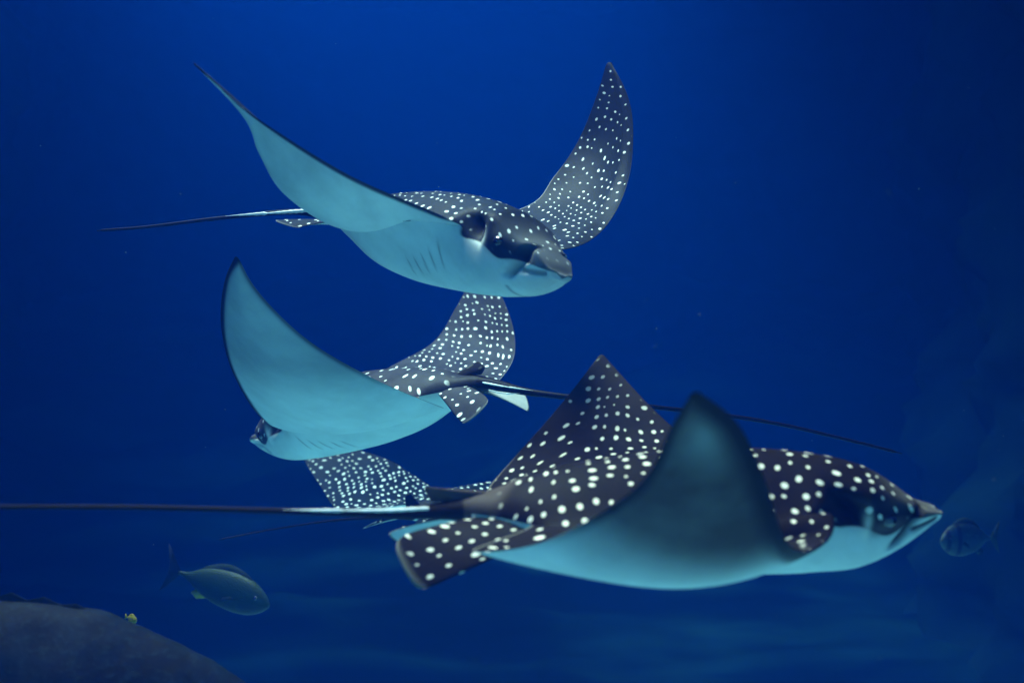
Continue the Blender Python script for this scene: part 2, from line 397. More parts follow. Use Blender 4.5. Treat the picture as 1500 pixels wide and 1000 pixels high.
        def wattr(is_top):
            A = np.zeros((NS, nC, 8)); A[..., 0] = xr; A[..., 1] = yr
            A[..., 3] = 1. if is_top else 0.
            A[..., 5] = 1. if is_top else 0.
            dle = ca; dte = ca[:, -1][:, None] - ca
            if is_top:
                A[..., 5] = sstep(.006, .02, dle)*sstep(.003, .010, dte)*(1-sstep(.97, .99, Uu))
                A[..., 4] = .35*sstep(.55, .9, Uu)
                A[..., 6] = .35*(1-sstep(0, .006, dte))*(1-sstep(.4, .6, Uu))
            else:
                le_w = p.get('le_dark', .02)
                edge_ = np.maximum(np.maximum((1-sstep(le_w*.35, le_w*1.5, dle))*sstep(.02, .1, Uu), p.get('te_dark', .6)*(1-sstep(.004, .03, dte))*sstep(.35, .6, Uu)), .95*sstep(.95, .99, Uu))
                sm = p.get('smudge_shade', 0.); sk = p.get('smudge_shade_side', 0); m_ = 0*Uu
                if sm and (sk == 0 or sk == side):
                    m_ = sm*sstep(.36, .62, Uu)*(1-p.get('patch', 0.)*np.exp(-((Uu-.87)/.07)**2 - ((Tt-.5)/.25)**2))  # outer underwing darkened: grey pigment, and painted shade on the lifted wings
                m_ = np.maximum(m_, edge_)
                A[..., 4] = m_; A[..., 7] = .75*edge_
            return A.reshape(-1, 8)
        # ids; weld row 0 to body sides, t ends and tip together
        o0 = len(V); V = np.vstack([V, top_w[1:].reshape(-1, 3), bot_w[1:].reshape(-1, 3)])
        wt_, wb_ = wattr(True).reshape(NS, nC, 8)[1:], wattr(False).reshape(NS, nC, 8)[1:]
        wb_[:, 0] = wt_[:, 0]; AA += [wt_.reshape(-1, 8), wb_.reshape(-1, 8)]
        it = np.zeros((NS, nC), int); ib = np.zeros((NS, nC), int)
        it[0] = idt[iA:iB+1, col]; ib[0] = idb[iA:iB+1, col]
        it[1:] = o0 + np.arange((NS-1)*nC).reshape(NS-1, nC); ib[1:] = it[1:] + (NS-1)*nC
        ib[:, 0] = it[:, 0]; ib[:, -1] = it[:, -1]; ib[-1] = it[-1]
        for i in range(NS-1):
            for j in range(nC-1):
                a, b_, c_, d_ = it[i, j], it[i, j+1], it[i+1, j+1], it[i+1, j]
                Fc.append((a, d_, c_, b_) if side < 0 else (a, b_, c_, d_))
                a, b_, c_, d_ = ib[i, j], ib[i, j+1], ib[i+1, j+1], ib[i+1, j]
                if not (i == NS-2):
                    Fc.append((a, b_, c_, d_) if side < 0 else (a, d_, c_, b_))
    # ---- small fins grown from the tail base: quad patches with thickness (islands of the same mesh)
    def fin(A0, B0, C0, D0, up_, thick, spots, bulge=.0, dors_top=True, dark=0., nu=30, nv=26, rest0=(0, 0), edge=.3, camber=0., flip=False):
        """A0->B0 root (front to back), D0 outer front, C0 outer back"""
        u = np.linspace(0, 1, nu)[:, None, None]; v = np.linspace(0, 1, nv)[None, :, None]
        vv = 1-(1-v)**1.5*1.0
        P = (A0*(1-v)+B0*v)*(1-u) + (D0*(1-v)+C0*v)*u
        out = nrm((D0+C0)/2-(A0+B0)/2)
        P = P + out*bulge*np.sin(np.pi*v)*u**1.5
        # round the outer corners
        rc = (u**6)*((2*v-1)**4); P = P + ((A0+B0+C0+D0)/4 - P)*rc*.12
        n = nrm(np.cross(B0-A0, out)); n = n if n.dot(up_) > 0 else -n
        P = P + n*camber*np.sin(np.pi*np.clip(u*.8, 0, 1))
        hgt = thick*(1-u**2*.93)*np.sqrt(np.clip(np.sin(np.pi*np.clip(v, .0, 1)), 0, 1)+1e-6)
        hgt = hgt*(1 - (u > .999)); 
        rip = .0006*np.sin(v*70)*u
        T = (P + n*(hgt+rip)); Bm = (P - n*(hgt-rip))
        nonlocal V
        o0 = len(V); V = np.vstack([V, T.reshape(-1, 3), Bm.reshape(-1, 3)])
        lu = np.linalg.norm((D0+C0)/2-(A0+B0)/2)/S; lv = np.linalg.norm(((B0-A0)+(C0-D0))/2)/S
        for is_top in (True, False):
            A = np.zeros((nu, nv, 8)); A[..., 0] = rest0[0]-v[..., 0]*lv; A[..., 1] = rest0[1]+u[..., 0]*lu
            d = 1. if (is_top != flip or not dors_top) else 0.
            A[..., 3] = d; A[..., 5] = spots*d*(1-sstep(.86, .97, u[..., 0]))
            A[..., 4] = dark if d else (.45 if flip else 0.)  # flipped fin's belly side darkened in colour, painting shade onto its sunlit white
            A[..., 6] = edge*d*sstep(.955, .99, u[..., 0]+0*v[..., 0])
            AA.append(A.reshape(-1, 8))
        it = o0 + np.arange(nu*nv).reshape(nu, nv); ib = it + nu*nv
        ib = ib.copy(); ib[-1] = it[-1]; ib[:, 0] = it[:, 0]; ib[:, -1] = it[:, -1]
        for i in range(nu-1):
            for j in range(nv-1):
                Fc.append((it[i, j], it[i, j+1], it[i+1, j+1], it[i+1, j])); Fc.append((ib[i, j], ib[i+1, j], ib[i+1, j+1], ib[i, j+1]))
    for side, key in ((1, 'pelvic_left'), (-1, 'pelvic_right')):
        q = p[key]
        A0 = rigid(np.array(q[0])); B0 = rigid(np.array(q[1])); D0, C0 = [at(*z_) if z_[2] > 1 else rigid(np.array(z_)) for z_ in (q[2], q[3])]
        fin(A0, B0, C0, D0, U, .008, 1, bulge=q[4] if len(q) > 4 else .01, rest0=(-.4, side*.1+3), camber=.006, flip=bool(p.get('flip_right')) and side < 0)
    q = p['dorsal_fin']
    A0, B0 = rigid(np.array(q[0])), rigid(np.array(q[1])); D0, C0 = [at(*z_) if z_[2] > 1 else rigid(np.array(z_)) for z_ in (q[2], q[3])]
    fin(A0, B0, C0, D0, L, .009, 1 if p.get('dfin_spot') else 0, dors_top=False, dark=.9, edge=0, rest0=p.get('dfin_rest', (7.1, 2.2)), nu=24, nv=20)
    mb.add(V, Fc, np.vstack(AA))
    root = empty(name, at(*p['snout'])*.5 + at(*p['base'])*.5)
    tag(root, label, 'stingray', 'spotted eagle rays swimming together')
    body = mb.build('body', p['mat'], root)
    # drop loose verts
    # ---- eyes
    for side in (1, -1):
        c = rigid(np.array([.487, side*(pl(.487, W_PTS)[0]+.004), .012])); e = MB(); nu, nv = 14, 20
        th_ = np.linspace(0, np.pi, nu)[:, None]; ph = np.linspace(0, 2*np.pi, nv, endpoint=False)[None]
        P = c + S*.02*((np.sin(th_)*np.cos(ph))[..., None]*F*1.15 + (np.sin(th_)*np.sin(ph))[..., None]*U*.8 + (np.cos(th_)+0*ph)[..., None]*L*.75)
        e.add(P.reshape(-1, 3), grid_faces(nu, nv, True)); e.build('eye', M_EYE, root)
    # ---- venomous spine lying on the tail
    if 'spine' in p:
        for sp0 in p['spine']:
            k0 = [at(*q) for q in sp0]; k0 = np.array(k0); d0 = np.linspace(0, 1, len(k0)); n_ = 26
            Cc = hermite_rows(k0, d0, np.linspace(0, 1, n_)); e = MB(); VV = []
            for k in range(n_):
                f = k/(n_-1); T = nrm(Cc[min(k+1, n_-1)]-Cc[max(k-1, 0)]); sd = nrm(np.cross(T, U)); up = np.cross(sd, T)
                r_ = p.get('spine_r', .0032)*(.35+.65*math.sin(math.pi*min(1, f*1.3+.25)) if f < .58 else max(.08, (1-f)/.42))*(1+.12*((k % 2)*2-1))
                a_ = np.linspace(0, 2*np.pi, 10, endpoint=False)
                VV.append(Cc[k] + r_*1.4*np.cos(a_)[:, None]*sd + r_*.8*np.sin(a_)[:, None]*up)
            VV = np.array(VV); e.add(VV.reshape(-1, 3), grid_faces(n_, 10, True) + [tuple(range(10)), tuple(range((n_-1)*10, n_*10))]); e.build('tail_spine', M_SPINE, root)
    return root

SK3 = ray_skin('skin_near', (.006, .0038, .0034), (.012, .008, .0075), (.66, .68, .66), (.88, .80, .68), 21.5, .145, 3.1, .55, (.075, .055, .048))
SK1 = ray_skin('skin_top', (.007, .009, .012), (.014, .018, .022), (.66, .70, .68), (.86, .88, .86), 22.5, .108, 7.7, .45)
SK2 = ray_skin('skin_middle', (.026, .025, .028), (.050, .048, .053), (.68, .72, .70), (.92, .92, .90), 19.5, .138, 5.3, .42)
SK4 = ray_skin('skin_far', (.004, .008, .011), (.007, .013, .017), (.66, .7, .68), (.72, .78, .80), 18.5, .17, 9.2, .5)

near_ray = dict(mat=SK3, verbose=1, snout=(1373, 749, 2.74), base=(690, 745, 2.66), up=(0, -.14, 1),
    left=[(.3, (1090, 690, 3.02), (890, 700, 2.99), (712, 722, 2.93)),
          (.55, (1010, 645, 3.12), (880, 650, 3.14), (755, 668, 3.08)),
          (.76, (950, 592, 3.2), (875, 600, 3.21), (808, 608, 3.18)),
          (.93, (903, 541, 3.27), (880, 545, 3.27), (856, 549, 3.26)),
          (1., (884, 520, 3.3), (881, 519, 3.3), (877, 521, 3.3))],
    right=[(.2, (1217, 786, 2.50), (975, 832, 2.44), (692, 806, 2.42)),
           (.4, (1180, 807, 2.36), (980, 850, 2.31), (790, 795, 2.30)),
           (.58, (1150, 788, 2.25), (1008, 800, 2.22), (890, 744, 2.21)),
           (.76, (1118, 695, 2.16), (1032, 702, 2.14), (950, 693, 2.14)),
           (.92, (1070, 608, 2.08), (1028, 618, 2.08), (985, 622, 2.09)),
           (1., (1024, 574, 2.04), (1018, 573, 2.04), (1012, 577, 2.04))],
    tail=[(600, 751, 2.63), (450, 749, 2.58), (200, 743, 2.5), (0, 742, 2.44), (-110, 741, 2.4)], tail_r=.0062,
    spine=[[(628, 744, 2.615), (560, 747, 2.60), (480, 747, 2.575), (415, 746, 2.56)]], spine_r=.0042,
    pelvic_right=((-.34, -.14, -.01), (-.53, -.03, -.01), (614, 874, 2.5), (573, 790, 2.56), .004),
    pelvic_left=((-.42, .10, -.02), (-.55, .03, -.02), (606, 805, 2.8), (563, 782, 2.82), .006),
    dorsal_fin=((-.50, 0, .045), (-.665, 0, .02), (648, 716, 2.64), (618, 712, 2.635)), dfin_spot=0,
    le_dark=.05, te_dark=1., smudge_shade=.95, patch=.2, smudge_shade_side=-1)
top_ray = dict(mat=SK1, verbose=1, snout=(829, 383, 3.2), base=(505, 322, 3.85), up=(.26, 0, 1), droop=.05, fore=.03, le_droop=.018, root_pull=.5, root_mix=.95, tau=.006,
    right=[(.25, (600, 291, 3.25), (540, 335, 3.48), (470, 323, 3.68)),
           (.5, (500, 242, 3.1), (455, 285, 3.28), (410, 278, 3.4)),
           (.72, (400, 179, 3.02), (392, 212, 3.13), (378, 222, 3.2)),
           (.89, (335, 133, 3.0), (343, 150, 3.05), (350, 163, 3.09)),
           (1., (281, 90, 3.0), (282, 91, 3.01), (283, 92, 3.02))],
    left=[(.25, (857, 352, 3.62), (812, 330, 3.82), (762, 306, 3.98)),
          (.5, (905, 290, 3.8), (862, 282, 3.95), (812, 258, 4.05)),
          (.72, (921, 215, 3.92), (890, 212, 4.03), (850, 200, 4.1)),
          (.91, (913, 130, 4.02), (897, 131, 4.07), (878, 128, 4.1)),
          (1., (896, 92, 4.1), (892, 91, 4.1), (888, 94, 4.1))],
    tail=[(448, 311, 3.93), (330, 319, 3.98), (200, 334, 4.02), (142, 338, 4.04)], tail_r=.0068,
    spine=[[(455, 308, 3.91), (400, 312, 3.93), (330, 316.5, 3.96)]], spine_r=.006,
    pelvic_right=((-.40, -.13, -.02), (-.53, -.04, -.02), (436, 337, 3.74), (398, 324, 3.86), .004),
    pelvic_left=((-.46, .08, -.01), (-.55, .03, -.01), (-.62, .16, -.03), (-.70, .10, -.03), .004),
    dorsal_fin=((-.48, 0, .05), (-.6, 0, .03), (-.575, 0, .095), (-.615, 0, .085)), le_dark=.022, te_dark=.15, head_dark=.62, smudge_shade=.22, smudge_shade_side=-1)
mid_ray = dict(mat=SK2, dscale=1.14, verbose=1, belly=.82, snout=(378, 645, 4.12), base=(696, 563, 3.6), up=(0, -.1, 1),
    left=[(.22, (378, 606, 3.74), (500, 628, 3.62), (650, 597, 3.5)),
          (.5, (335, 530, 3.48), (430, 565, 3.38), (535, 548, 3.38)),
           (.72, (323, 460, 3.34), (380, 486, 3.28), (440, 489, 3.28)),
           (.9, (332, 402, 3.22), (350, 413, 3.19), (371, 417, 3.2)),
           (1., (344, 376, 3.16), (347, 376, 3.16), (350, 379, 3.16))],
    right=[(.28, (560, 545, 4.2), (645, 552, 4.0), (722, 566, 3.78)),
           (.52, (632, 503, 4.33), (700, 512, 4.18), (753, 522, 4.02)),
           (.78, (668, 450, 4.42), (708, 455, 4.32), (745, 458, 4.2)),
           (.93, (688, 414, 4.46), (706, 414, 4.42), (724, 415, 4.38)),
           (1., (700, 394, 4.5), (704, 393, 4.5), (708, 395, 4.5))],
    tail=[(780, 575, 3.52), (950, 595, 3.46), (1120, 617, 3.45), (1250, 646, 3.5), (1321, 664, 3.52)], tail_r=.0078,
    spine=[[(707, 560, 3.56), (740, 566, 3.53), (781, 572, 3.51)], [(716, 571, 3.55), (738, 576, 3.53), (762, 576, 3.52)]], spine_r=.0034,
    pelvic_left=((-.46, .10, -.005), (-.56, .03, -.005), (678, 626, 3.42), (720, 588, 3.42), .008),
    pelvic_right=((-.50, -.05, -.01), (-.56, -.02, -.02), (768, 576, 3.62), (776, 607, 3.56), .004), flip_right=1,
    dorsal_fin=((-.46, 0, .05), (-.60, 0, .03), (700, 528, 3.6), (712, 538, 3.57)), dfin_spot=1, le_dark=.034, te_dark=.7, head_dark=.05, smudge_shade=.42, smudge_shade_side=1)
far_ray = dict(mat=SK4, verbose=1, snout=(830, 742, 5.45), base=(602, 752, 4.9), up=(.05, -.2, 1),
    left=[(.25, (652, 721, 5.35), (590, 738, 5.2), (520, 752, 5.02)),
          (.5, (610, 698, 5.5), (550, 718, 5.3), (490, 742, 5.15)),
          (.75, (556, 668, 5.6), (512, 687, 5.5), (467, 708, 5.35)),
          (.92, (490, 652, 5.65), (470, 664, 5.6), (448, 678, 5.55)),
          (1., (436, 645, 5.7), (434, 647, 5.7), (434, 650, 5.7))],
    right=[(.3, (775, 745, 5.1), (710, 752, 4.9), (640, 768, 4.75)),
           (.6, (790, 738, 4.9), (750, 742, 4.8), (700, 752, 4.65)),
           (.85, (800, 722, 4.75), (785, 724, 4.7), (760, 726, 4.6)),
           (1., (800, 700, 4.65), (799, 699, 4.65), (798, 701, 4.65))],
    tail=[(560, 756, 4.83), (480, 763, 4.72), (400, 775, 4.62), (320, 790, 4.55)], tail_r=.0045,
    pelvic_left=((-.42, .12, -.02), (-.54, .04, -.02), (548, 766, 4.78), (528, 777, 4.72), .004),
    pelvic_right=((-.42, -.12, -.02), (-.54, -.04, -.02), (640, 782, 4.7), (600, 782, 4.68), .004),
    dorsal_fin=((-.50, 0, .045), (-.60, 0, .03), (-.585, 0, .115), (-.625, 0, .10)), le_dark=.02)
build_ray('eagle_ray', near_ray, 'nearest spotted eagle ray gliding right, brown back, tail running out of the left frame edge')
build_ray('eagle_ray.001', top_ray, 'highest spotted eagle ray turning toward the viewer with both wings lifted in a wide V')
build_ray('eagle_ray.002', mid_ray, 'middle spotted eagle ray heading left and away, its pale teal underwing raised')
build_ray('eagle_ray.003', far_ray, 'farthest dim spotted eagle ray half hidden behind the nearest ray\'s tail')

# ------------------------------------------------------------------ seabed, rock walls, reef
def terrain(name, xs, ys, hf, mat):
    X, Y = np.meshgrid(xs, ys, indexing='ij'); V = [(x, y, hf(x, y)) for x, y in zip(X.ravel(), Y.ravel())]
    mb = MB(); mb.add(V, grid_faces(len(xs), len(ys))); o = mb.build(name, mat); return tag(o, kind='structure')
def rock_mat(name, c1, c2, scale=1.2):
    m, nt, b = new_mat(name); tc = N(nt, 'ShaderNodeTexCoord')
    a = N(nt, 'ShaderNodeTexNoise', i_Scale=scale, i_Detail=8.0, i_Roughness=.65); nt.links.new(tc.outputs['Object'], a.inputs['Vector'])
    c = mixc(nt, ss_n(nt, a.outputs[0], .38, .66), c1, c2); nt.links.new(c, b.inputs['Base Color']); b.inputs['Roughness'].default_value = .95; b.inputs['Specular IOR Level'].default_value = 0.
    bp = N(nt, 'ShaderNodeBump', i_Strength=.6, i_Distance=.05); nt.links.new(a.outputs[0], bp.inputs['Height']); nt.links.new(bp.outputs[0], b.inputs['Normal'])
    return m
M_BOUNCE_SAND = rock_mat('bounce_sand', (.20, .20, .17), (.42, .40, .34), .9)
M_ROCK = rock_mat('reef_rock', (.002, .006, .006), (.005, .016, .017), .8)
def fb(x, y, z=0., o=4): return noise.fractal(Vector((x, y, z)), .9, 2.1, o)
def floor_h(x, y):
    far = float(sstep(5.5, 9, y)); 
    return -2.05 + .35*float(sstep(6.3, 7.5, y)) + 2.2*float(sstep(8.0, 17, y)) + .35*float(sstep(9, 13, y))*fb(x*.7, y*.7, 11., 5) + .05*fb(x*.8, y*.8) + .02*math.sin(y*4+1.5*fb(x*.4, y*.4)) + far*(.20*fb(x*.35, y*.5, 3.) + .25*abs(fb(x*.5, y*.9, 7.)))
M_BOUNCE_SAND = rock_mat('bounce_sand', (.30, .66, .78), (.40, .80, .90), .9)  # near floor, out of view, tinted bright teal to bounce light onto bellies
nt_ = M_BOUNCE_SAND.node_tree; b_ = nt_.nodes['Principled BSDF']; old = b_.inputs['Base Color'].links[0].from_socket
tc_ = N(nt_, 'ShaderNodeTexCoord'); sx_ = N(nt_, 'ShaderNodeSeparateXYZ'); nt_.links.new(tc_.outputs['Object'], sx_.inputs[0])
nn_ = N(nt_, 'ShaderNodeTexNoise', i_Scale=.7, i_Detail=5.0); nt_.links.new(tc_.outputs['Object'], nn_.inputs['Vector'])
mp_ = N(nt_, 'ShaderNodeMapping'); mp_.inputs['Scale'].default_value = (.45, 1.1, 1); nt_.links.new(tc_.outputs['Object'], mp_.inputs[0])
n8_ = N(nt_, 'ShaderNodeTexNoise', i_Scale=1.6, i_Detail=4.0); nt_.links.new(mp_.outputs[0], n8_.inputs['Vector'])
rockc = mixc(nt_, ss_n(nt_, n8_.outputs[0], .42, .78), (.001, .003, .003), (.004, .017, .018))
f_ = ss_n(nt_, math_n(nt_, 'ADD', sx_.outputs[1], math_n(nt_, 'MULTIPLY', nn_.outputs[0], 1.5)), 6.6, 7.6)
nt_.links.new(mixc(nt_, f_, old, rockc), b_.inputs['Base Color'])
terrain('seabed', np.linspace(-26, 26, 170), np.concatenate([np.linspace(-12, 5, 30), np.linspace(5.3, 34, 190)]), floor_h, M_BOUNCE_SAND)
def wall(name, pts, base_r, mat, seed, nh=60, z0=-2.6, z1=4.69, amp=.5):
    """a craggy tank wall following plan points"""
    pts = np.array(pts, float); cl = np.concatenate([[0], np.cumsum(np.linalg.norm(np.diff(pts, axis=0), axis=1))]); n = int(cl[-1]*6)
    C = hermite_rows(pts, cl, np.linspace(0, cl[-1], n)); T = np.gradient(C, axis=0); T /= np.linalg.norm(T, axis=1, keepdims=True); Nn = np.stack([-T[:, 1], T[:, 0]], 1)
    V = []; 
    for i in range(n):
        for z in np.linspace(z0, z1, nh):
            d = amp*(fb(C[i, 0]*.5, C[i, 1]*.5, z*.7+seed, 5) + .5*abs(fb(C[i, 0]*1.3, C[i, 1]*1.3, z*1.6+seed, 3))) + .35*(1-float(sstep(z0, z0+1.8, z)))
            V.append((C[i, 0]+Nn[i, 0]*d, C[i, 1]+Nn[i, 1]*d, z))
    # back face gives it thickness
    V2 = []
    for i in range(n):
        for z in np.linspace(z0, z1, nh): V2.append((C[i, 0]-Nn[i, 0]*1.5, C[i, 1]-Nn[i, 1]*1.5, z))
    mb = MB(); mb.add(V, grid_faces(n, nh)); mb.add(V2, grid_faces(n, nh, flip=True))
    o0 = n*nh
    for i in range(n-1):
        a, b = i*nh+nh-1, (i+1)*nh+nh-1; mb.f.append((a, b, b+o0, a+o0))
    return tag(mb.build(name, mat), kind='structure')
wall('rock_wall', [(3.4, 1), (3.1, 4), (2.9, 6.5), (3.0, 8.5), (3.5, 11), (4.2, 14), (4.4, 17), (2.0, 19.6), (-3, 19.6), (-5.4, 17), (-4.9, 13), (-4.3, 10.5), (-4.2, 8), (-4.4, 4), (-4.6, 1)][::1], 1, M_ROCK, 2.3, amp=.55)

# unseen, added deck over the pool: its opening confines the daylight, dimming the sides
def light_deck():
    out = [(-14, -10), (14, -10), (14, 28), (-14, 28)]; inn = DECK_HOLE; mb = MB(); V = []
    for z in (4.75, 5.15):
        V += [(x, y, z) for x, y in out] + [(x, y, z) for x, y in inn]
    F = []
    for k in range(4):
        j = (k+1) % 4
        F += [(k, k+4, j+4, j), (k+8, j+8, j+12, k+12), (k, j, j+8, k+8), (k+4, k+12, j+12, j+4)]
    mb.add(V, F); tag(mb.build('light_shaping_deck', rock_mat('light_shaping_deck_grey', (.02, .02, .02), (.04, .04, .04), 2.), smooth=False), kind='structure')
DECK_HOLE = [(-2.9, 2.0), (-.6, 2.0), (.8, 12.5), (-3.3, 12.5)]
light_deck()

# ------------------------------------------------------------------ fishes
def fish_mat(name, c_back, c_side, stripes=None, yellow=False):
    m, nt, b = new_mat(name); r = N(nt, 'ShaderNodeAttribute', attribute_name='rest'); sx = N(nt, 'ShaderNodeSeparateXYZ'); nt.links.new(r.outputs['Vector'], sx.inputs[0])
    nz = N(nt, 'ShaderNodeTexNoise', i_Scale=9.0, i_Detail=6.0, i_Roughness=.7); nt.links.new(r.outputs['Vector'], nz.inputs['Vector'])
    z = math_n(nt, 'ADD', sx.outputs[2], math_n(nt, 'MULTIPLY_ADD', nz.outputs[0], .2, -.1))
    c = mixc(nt, ss_n(nt, z, -.12, .12), c_side, c_back)
    c = mixc(nt, math_n(nt, 'MULTIPLY', ss_n(nt, nz.outputs[0], .5, .7), .6), c, tuple(x*1.8 for x in c_side))
    if stripes:
        for x0, w_ in stripes:
            d = math_n(nt, 'ABSOLUTE', math_n(nt, 'SUBTRACT', sx.outputs[0], x0)); c = mixc(nt, math_n(nt, 'SUBTRACT', 1.0, ss_n(nt, d, w_*.6, w_*1.4)), c, (.01, .012, .012))
    vo = N(nt, 'ShaderNodeTexVoronoi', i_Scale=42.0); nt.links.new(r.outputs['Vector'], vo.inputs['Vector'])
    bp = N(nt, 'ShaderNodeBump', i_Strength=.3, i_Distance=.003); nt.links.new(vo.outputs['Distance'], bp.inputs['Height']); nt.links.new(bp.outputs[0], b.inputs['Normal'])
    nt.links.new(c, b.inputs['Base Color']); b.inputs['Roughness'].default_value = .5; b.inputs['Specular IOR Level'].default_value = .15
    return m
M_FIN = plain('fin_dark', (.007, .011, .013), .7, .05); M_YEL = plain('fin_yellow', (.26, .22, .005), .7, .05); M_YDK = plain('fin_dull_yellow', (.2, .16, .004), .7, .1); M_FINL = plain('fin_olive', (.018, .03, .02), .7, .05)
def make_fish(name, label, cat, head, tail, Hh, Wd, mat, finmat, cau_mat, up=(0, 0, 1), prof=None, yellow_pec=None, tail_span=.5, dorsal_h=.3, pec=True):
    h = at(*head); t = at(*tail); F = nrm(h-t); Ln = np.linalg.norm(h-t); U = np.array(up, float); U = nrm(U-F*U.dot(F)); Lf = np.cross(U, F)
    root = empty(name, (h+t)/2); tag(root, label, cat)
    prof = prof or [(0, .10), (.08, .16), (.25, .62), (.5, .98), (.68, 1.), (.85, .78), (.95, .42), (1, .12)]
    nu, nv = 60, 40; V = []; A = []
    for i in range(nu):
        f = i/(nu-1); f = .5-.5*math.cos(math.pi*f) if i > nu//2 else f*1.0
        k = pl(f, prof)[0]; c = t + F*Ln*f
        for j in range(nv):
            a = 2*math.pi*j/nv; y = math.cos(a)*Wd*k**.8; z = math.sin(a)*Hh*k*(1. if math.sin(a) > 0 else .92)
            V.append(c+Lf*y+U*z); A.append((f*1.0, y/Ln, z/(2*Hh), 0, 0, 0, 0, 0))
    mb = MB(); mb.add(V, grid_faces(nu, nv, True)+[tuple(range(nv)), tuple(range((nu-1)*nv, nu*nv))], A); mb.build('body', mat, root)
    def plate(nm, pts, m_, thick, lat=None, off=np.zeros(3)):
        pts = [(t + F*Ln*a + U*b + off) for a, b in pts]; ax = Lf if lat is None else lat; n = len(pts); mb = MB()
        c = sum(pts)/n
        Vv = [q+ax*thick*.25 for q in pts]+[q-ax*thick*.25 for q in pts]+[c+ax*thick, c-ax*thick]
        Ff = [(i, (i+1) % n, 2*n) for i in range(n)]+[(n+(i+1) % n, n+i, 2*n+1) for i in range(n)]+[(i, n+i, n+(i+1) % n, (i+1) % n) for i in range(n)]
        mb.add(Vv, Ff); return mb.build(nm, m_, root)
    ts = tail_span*Ln*.5
    plate('tail_fin', [(.02, .08*Hh), (-.10, ts*.7), (-.17, ts), (-.13, ts*.45), (-.11, 0), (-.13, -ts*.45), (-.17, -ts), (-.10, -ts*.7), (.02, -.08*Hh)], cau_mat, .004)
    dh = dorsal_h*Hh
    plate('dorsal_fin', [(.22, Hh*.45)] + [(x, Hh*pl(x, prof)[0] + dh*math.sin(math.pi*(x-.2)/.62)) for x in np.linspace(.26, .76, 9)] + [(.80, Hh*.75)], finmat, .004)
    plate('anal_fin', [(.22, -Hh*.45), (.17, -Hh*.75), (.24, -Hh*.95), (.36, -Hh*.72)], yellow_pec or finmat, .004)
    if pec:
        for s in (1, -1):
            plate('pectoral_fin', [(.70, -.15*Hh), (.62, -.35*Hh), (.54, -.5*Hh), (.56, -.25*Hh), (.64, -.05*Hh)], finmat, .003, off=Lf*s*Wd*1.0)
    for s in (1, -1):
        e = MB(); th_ = np.linspace(0, np.pi, 8)[:, None]; ph = np.linspace(0, 2*np.pi, 12, endpoint=False)[None]; kk = pl(.88, prof)[0]
        c = t+F*Ln*.88+U*.22*Hh+Lf*s*Wd*kk**.8*.88; r_ = .022*Ln
        P = c + r_*((np.sin(th_)*np.cos(ph))[..., None]*F+(np.sin(th_)*np.sin(ph))[..., None]*U+(np.cos(th_)+0*ph)[..., None]*Lf*.6)
        e.add(P.reshape(-1, 3), grid_faces(8, 12, True)); e.build('eye', M_EYE, root)
    return root
FM1 = fish_mat('fish_olive', (.018, .038, .014), (.015, .024, .007)); FM2 = fish_mat('fish_banded', (.02, .035, .03), (.03, .045, .035), [(.72, .035), (.90, .03)])
make_fish('reef_fish', 'greenish fish swimming down right with a dark crescent tail and yellow anal fin', 'fish', (394, 887, 5.0), (262, 838, 5.15), .072, .035, FM1, M_FINL, M_FIN, yellow_pec=M_YEL, tail_span=.46)
make_fish('reef_fish.001', 'faint banded fish facing left just below the nearest ray\'s snout', 'fish', (1378, 793, 5.6), (1452, 787, 5.75), .068, .028, FM2, M_FINL, M_FINL, tail_span=.45)
make_fish('reef_fish.002', 'tiny yellow fish just above the back of the big grouper', 'fish', (200, 909, 4.0), (186, 903, 4.03), .012, .007, plain('fish_yellow', (.22, .17, .004), .7, .1), M_YDK, M_YDK, tail_span=.34)

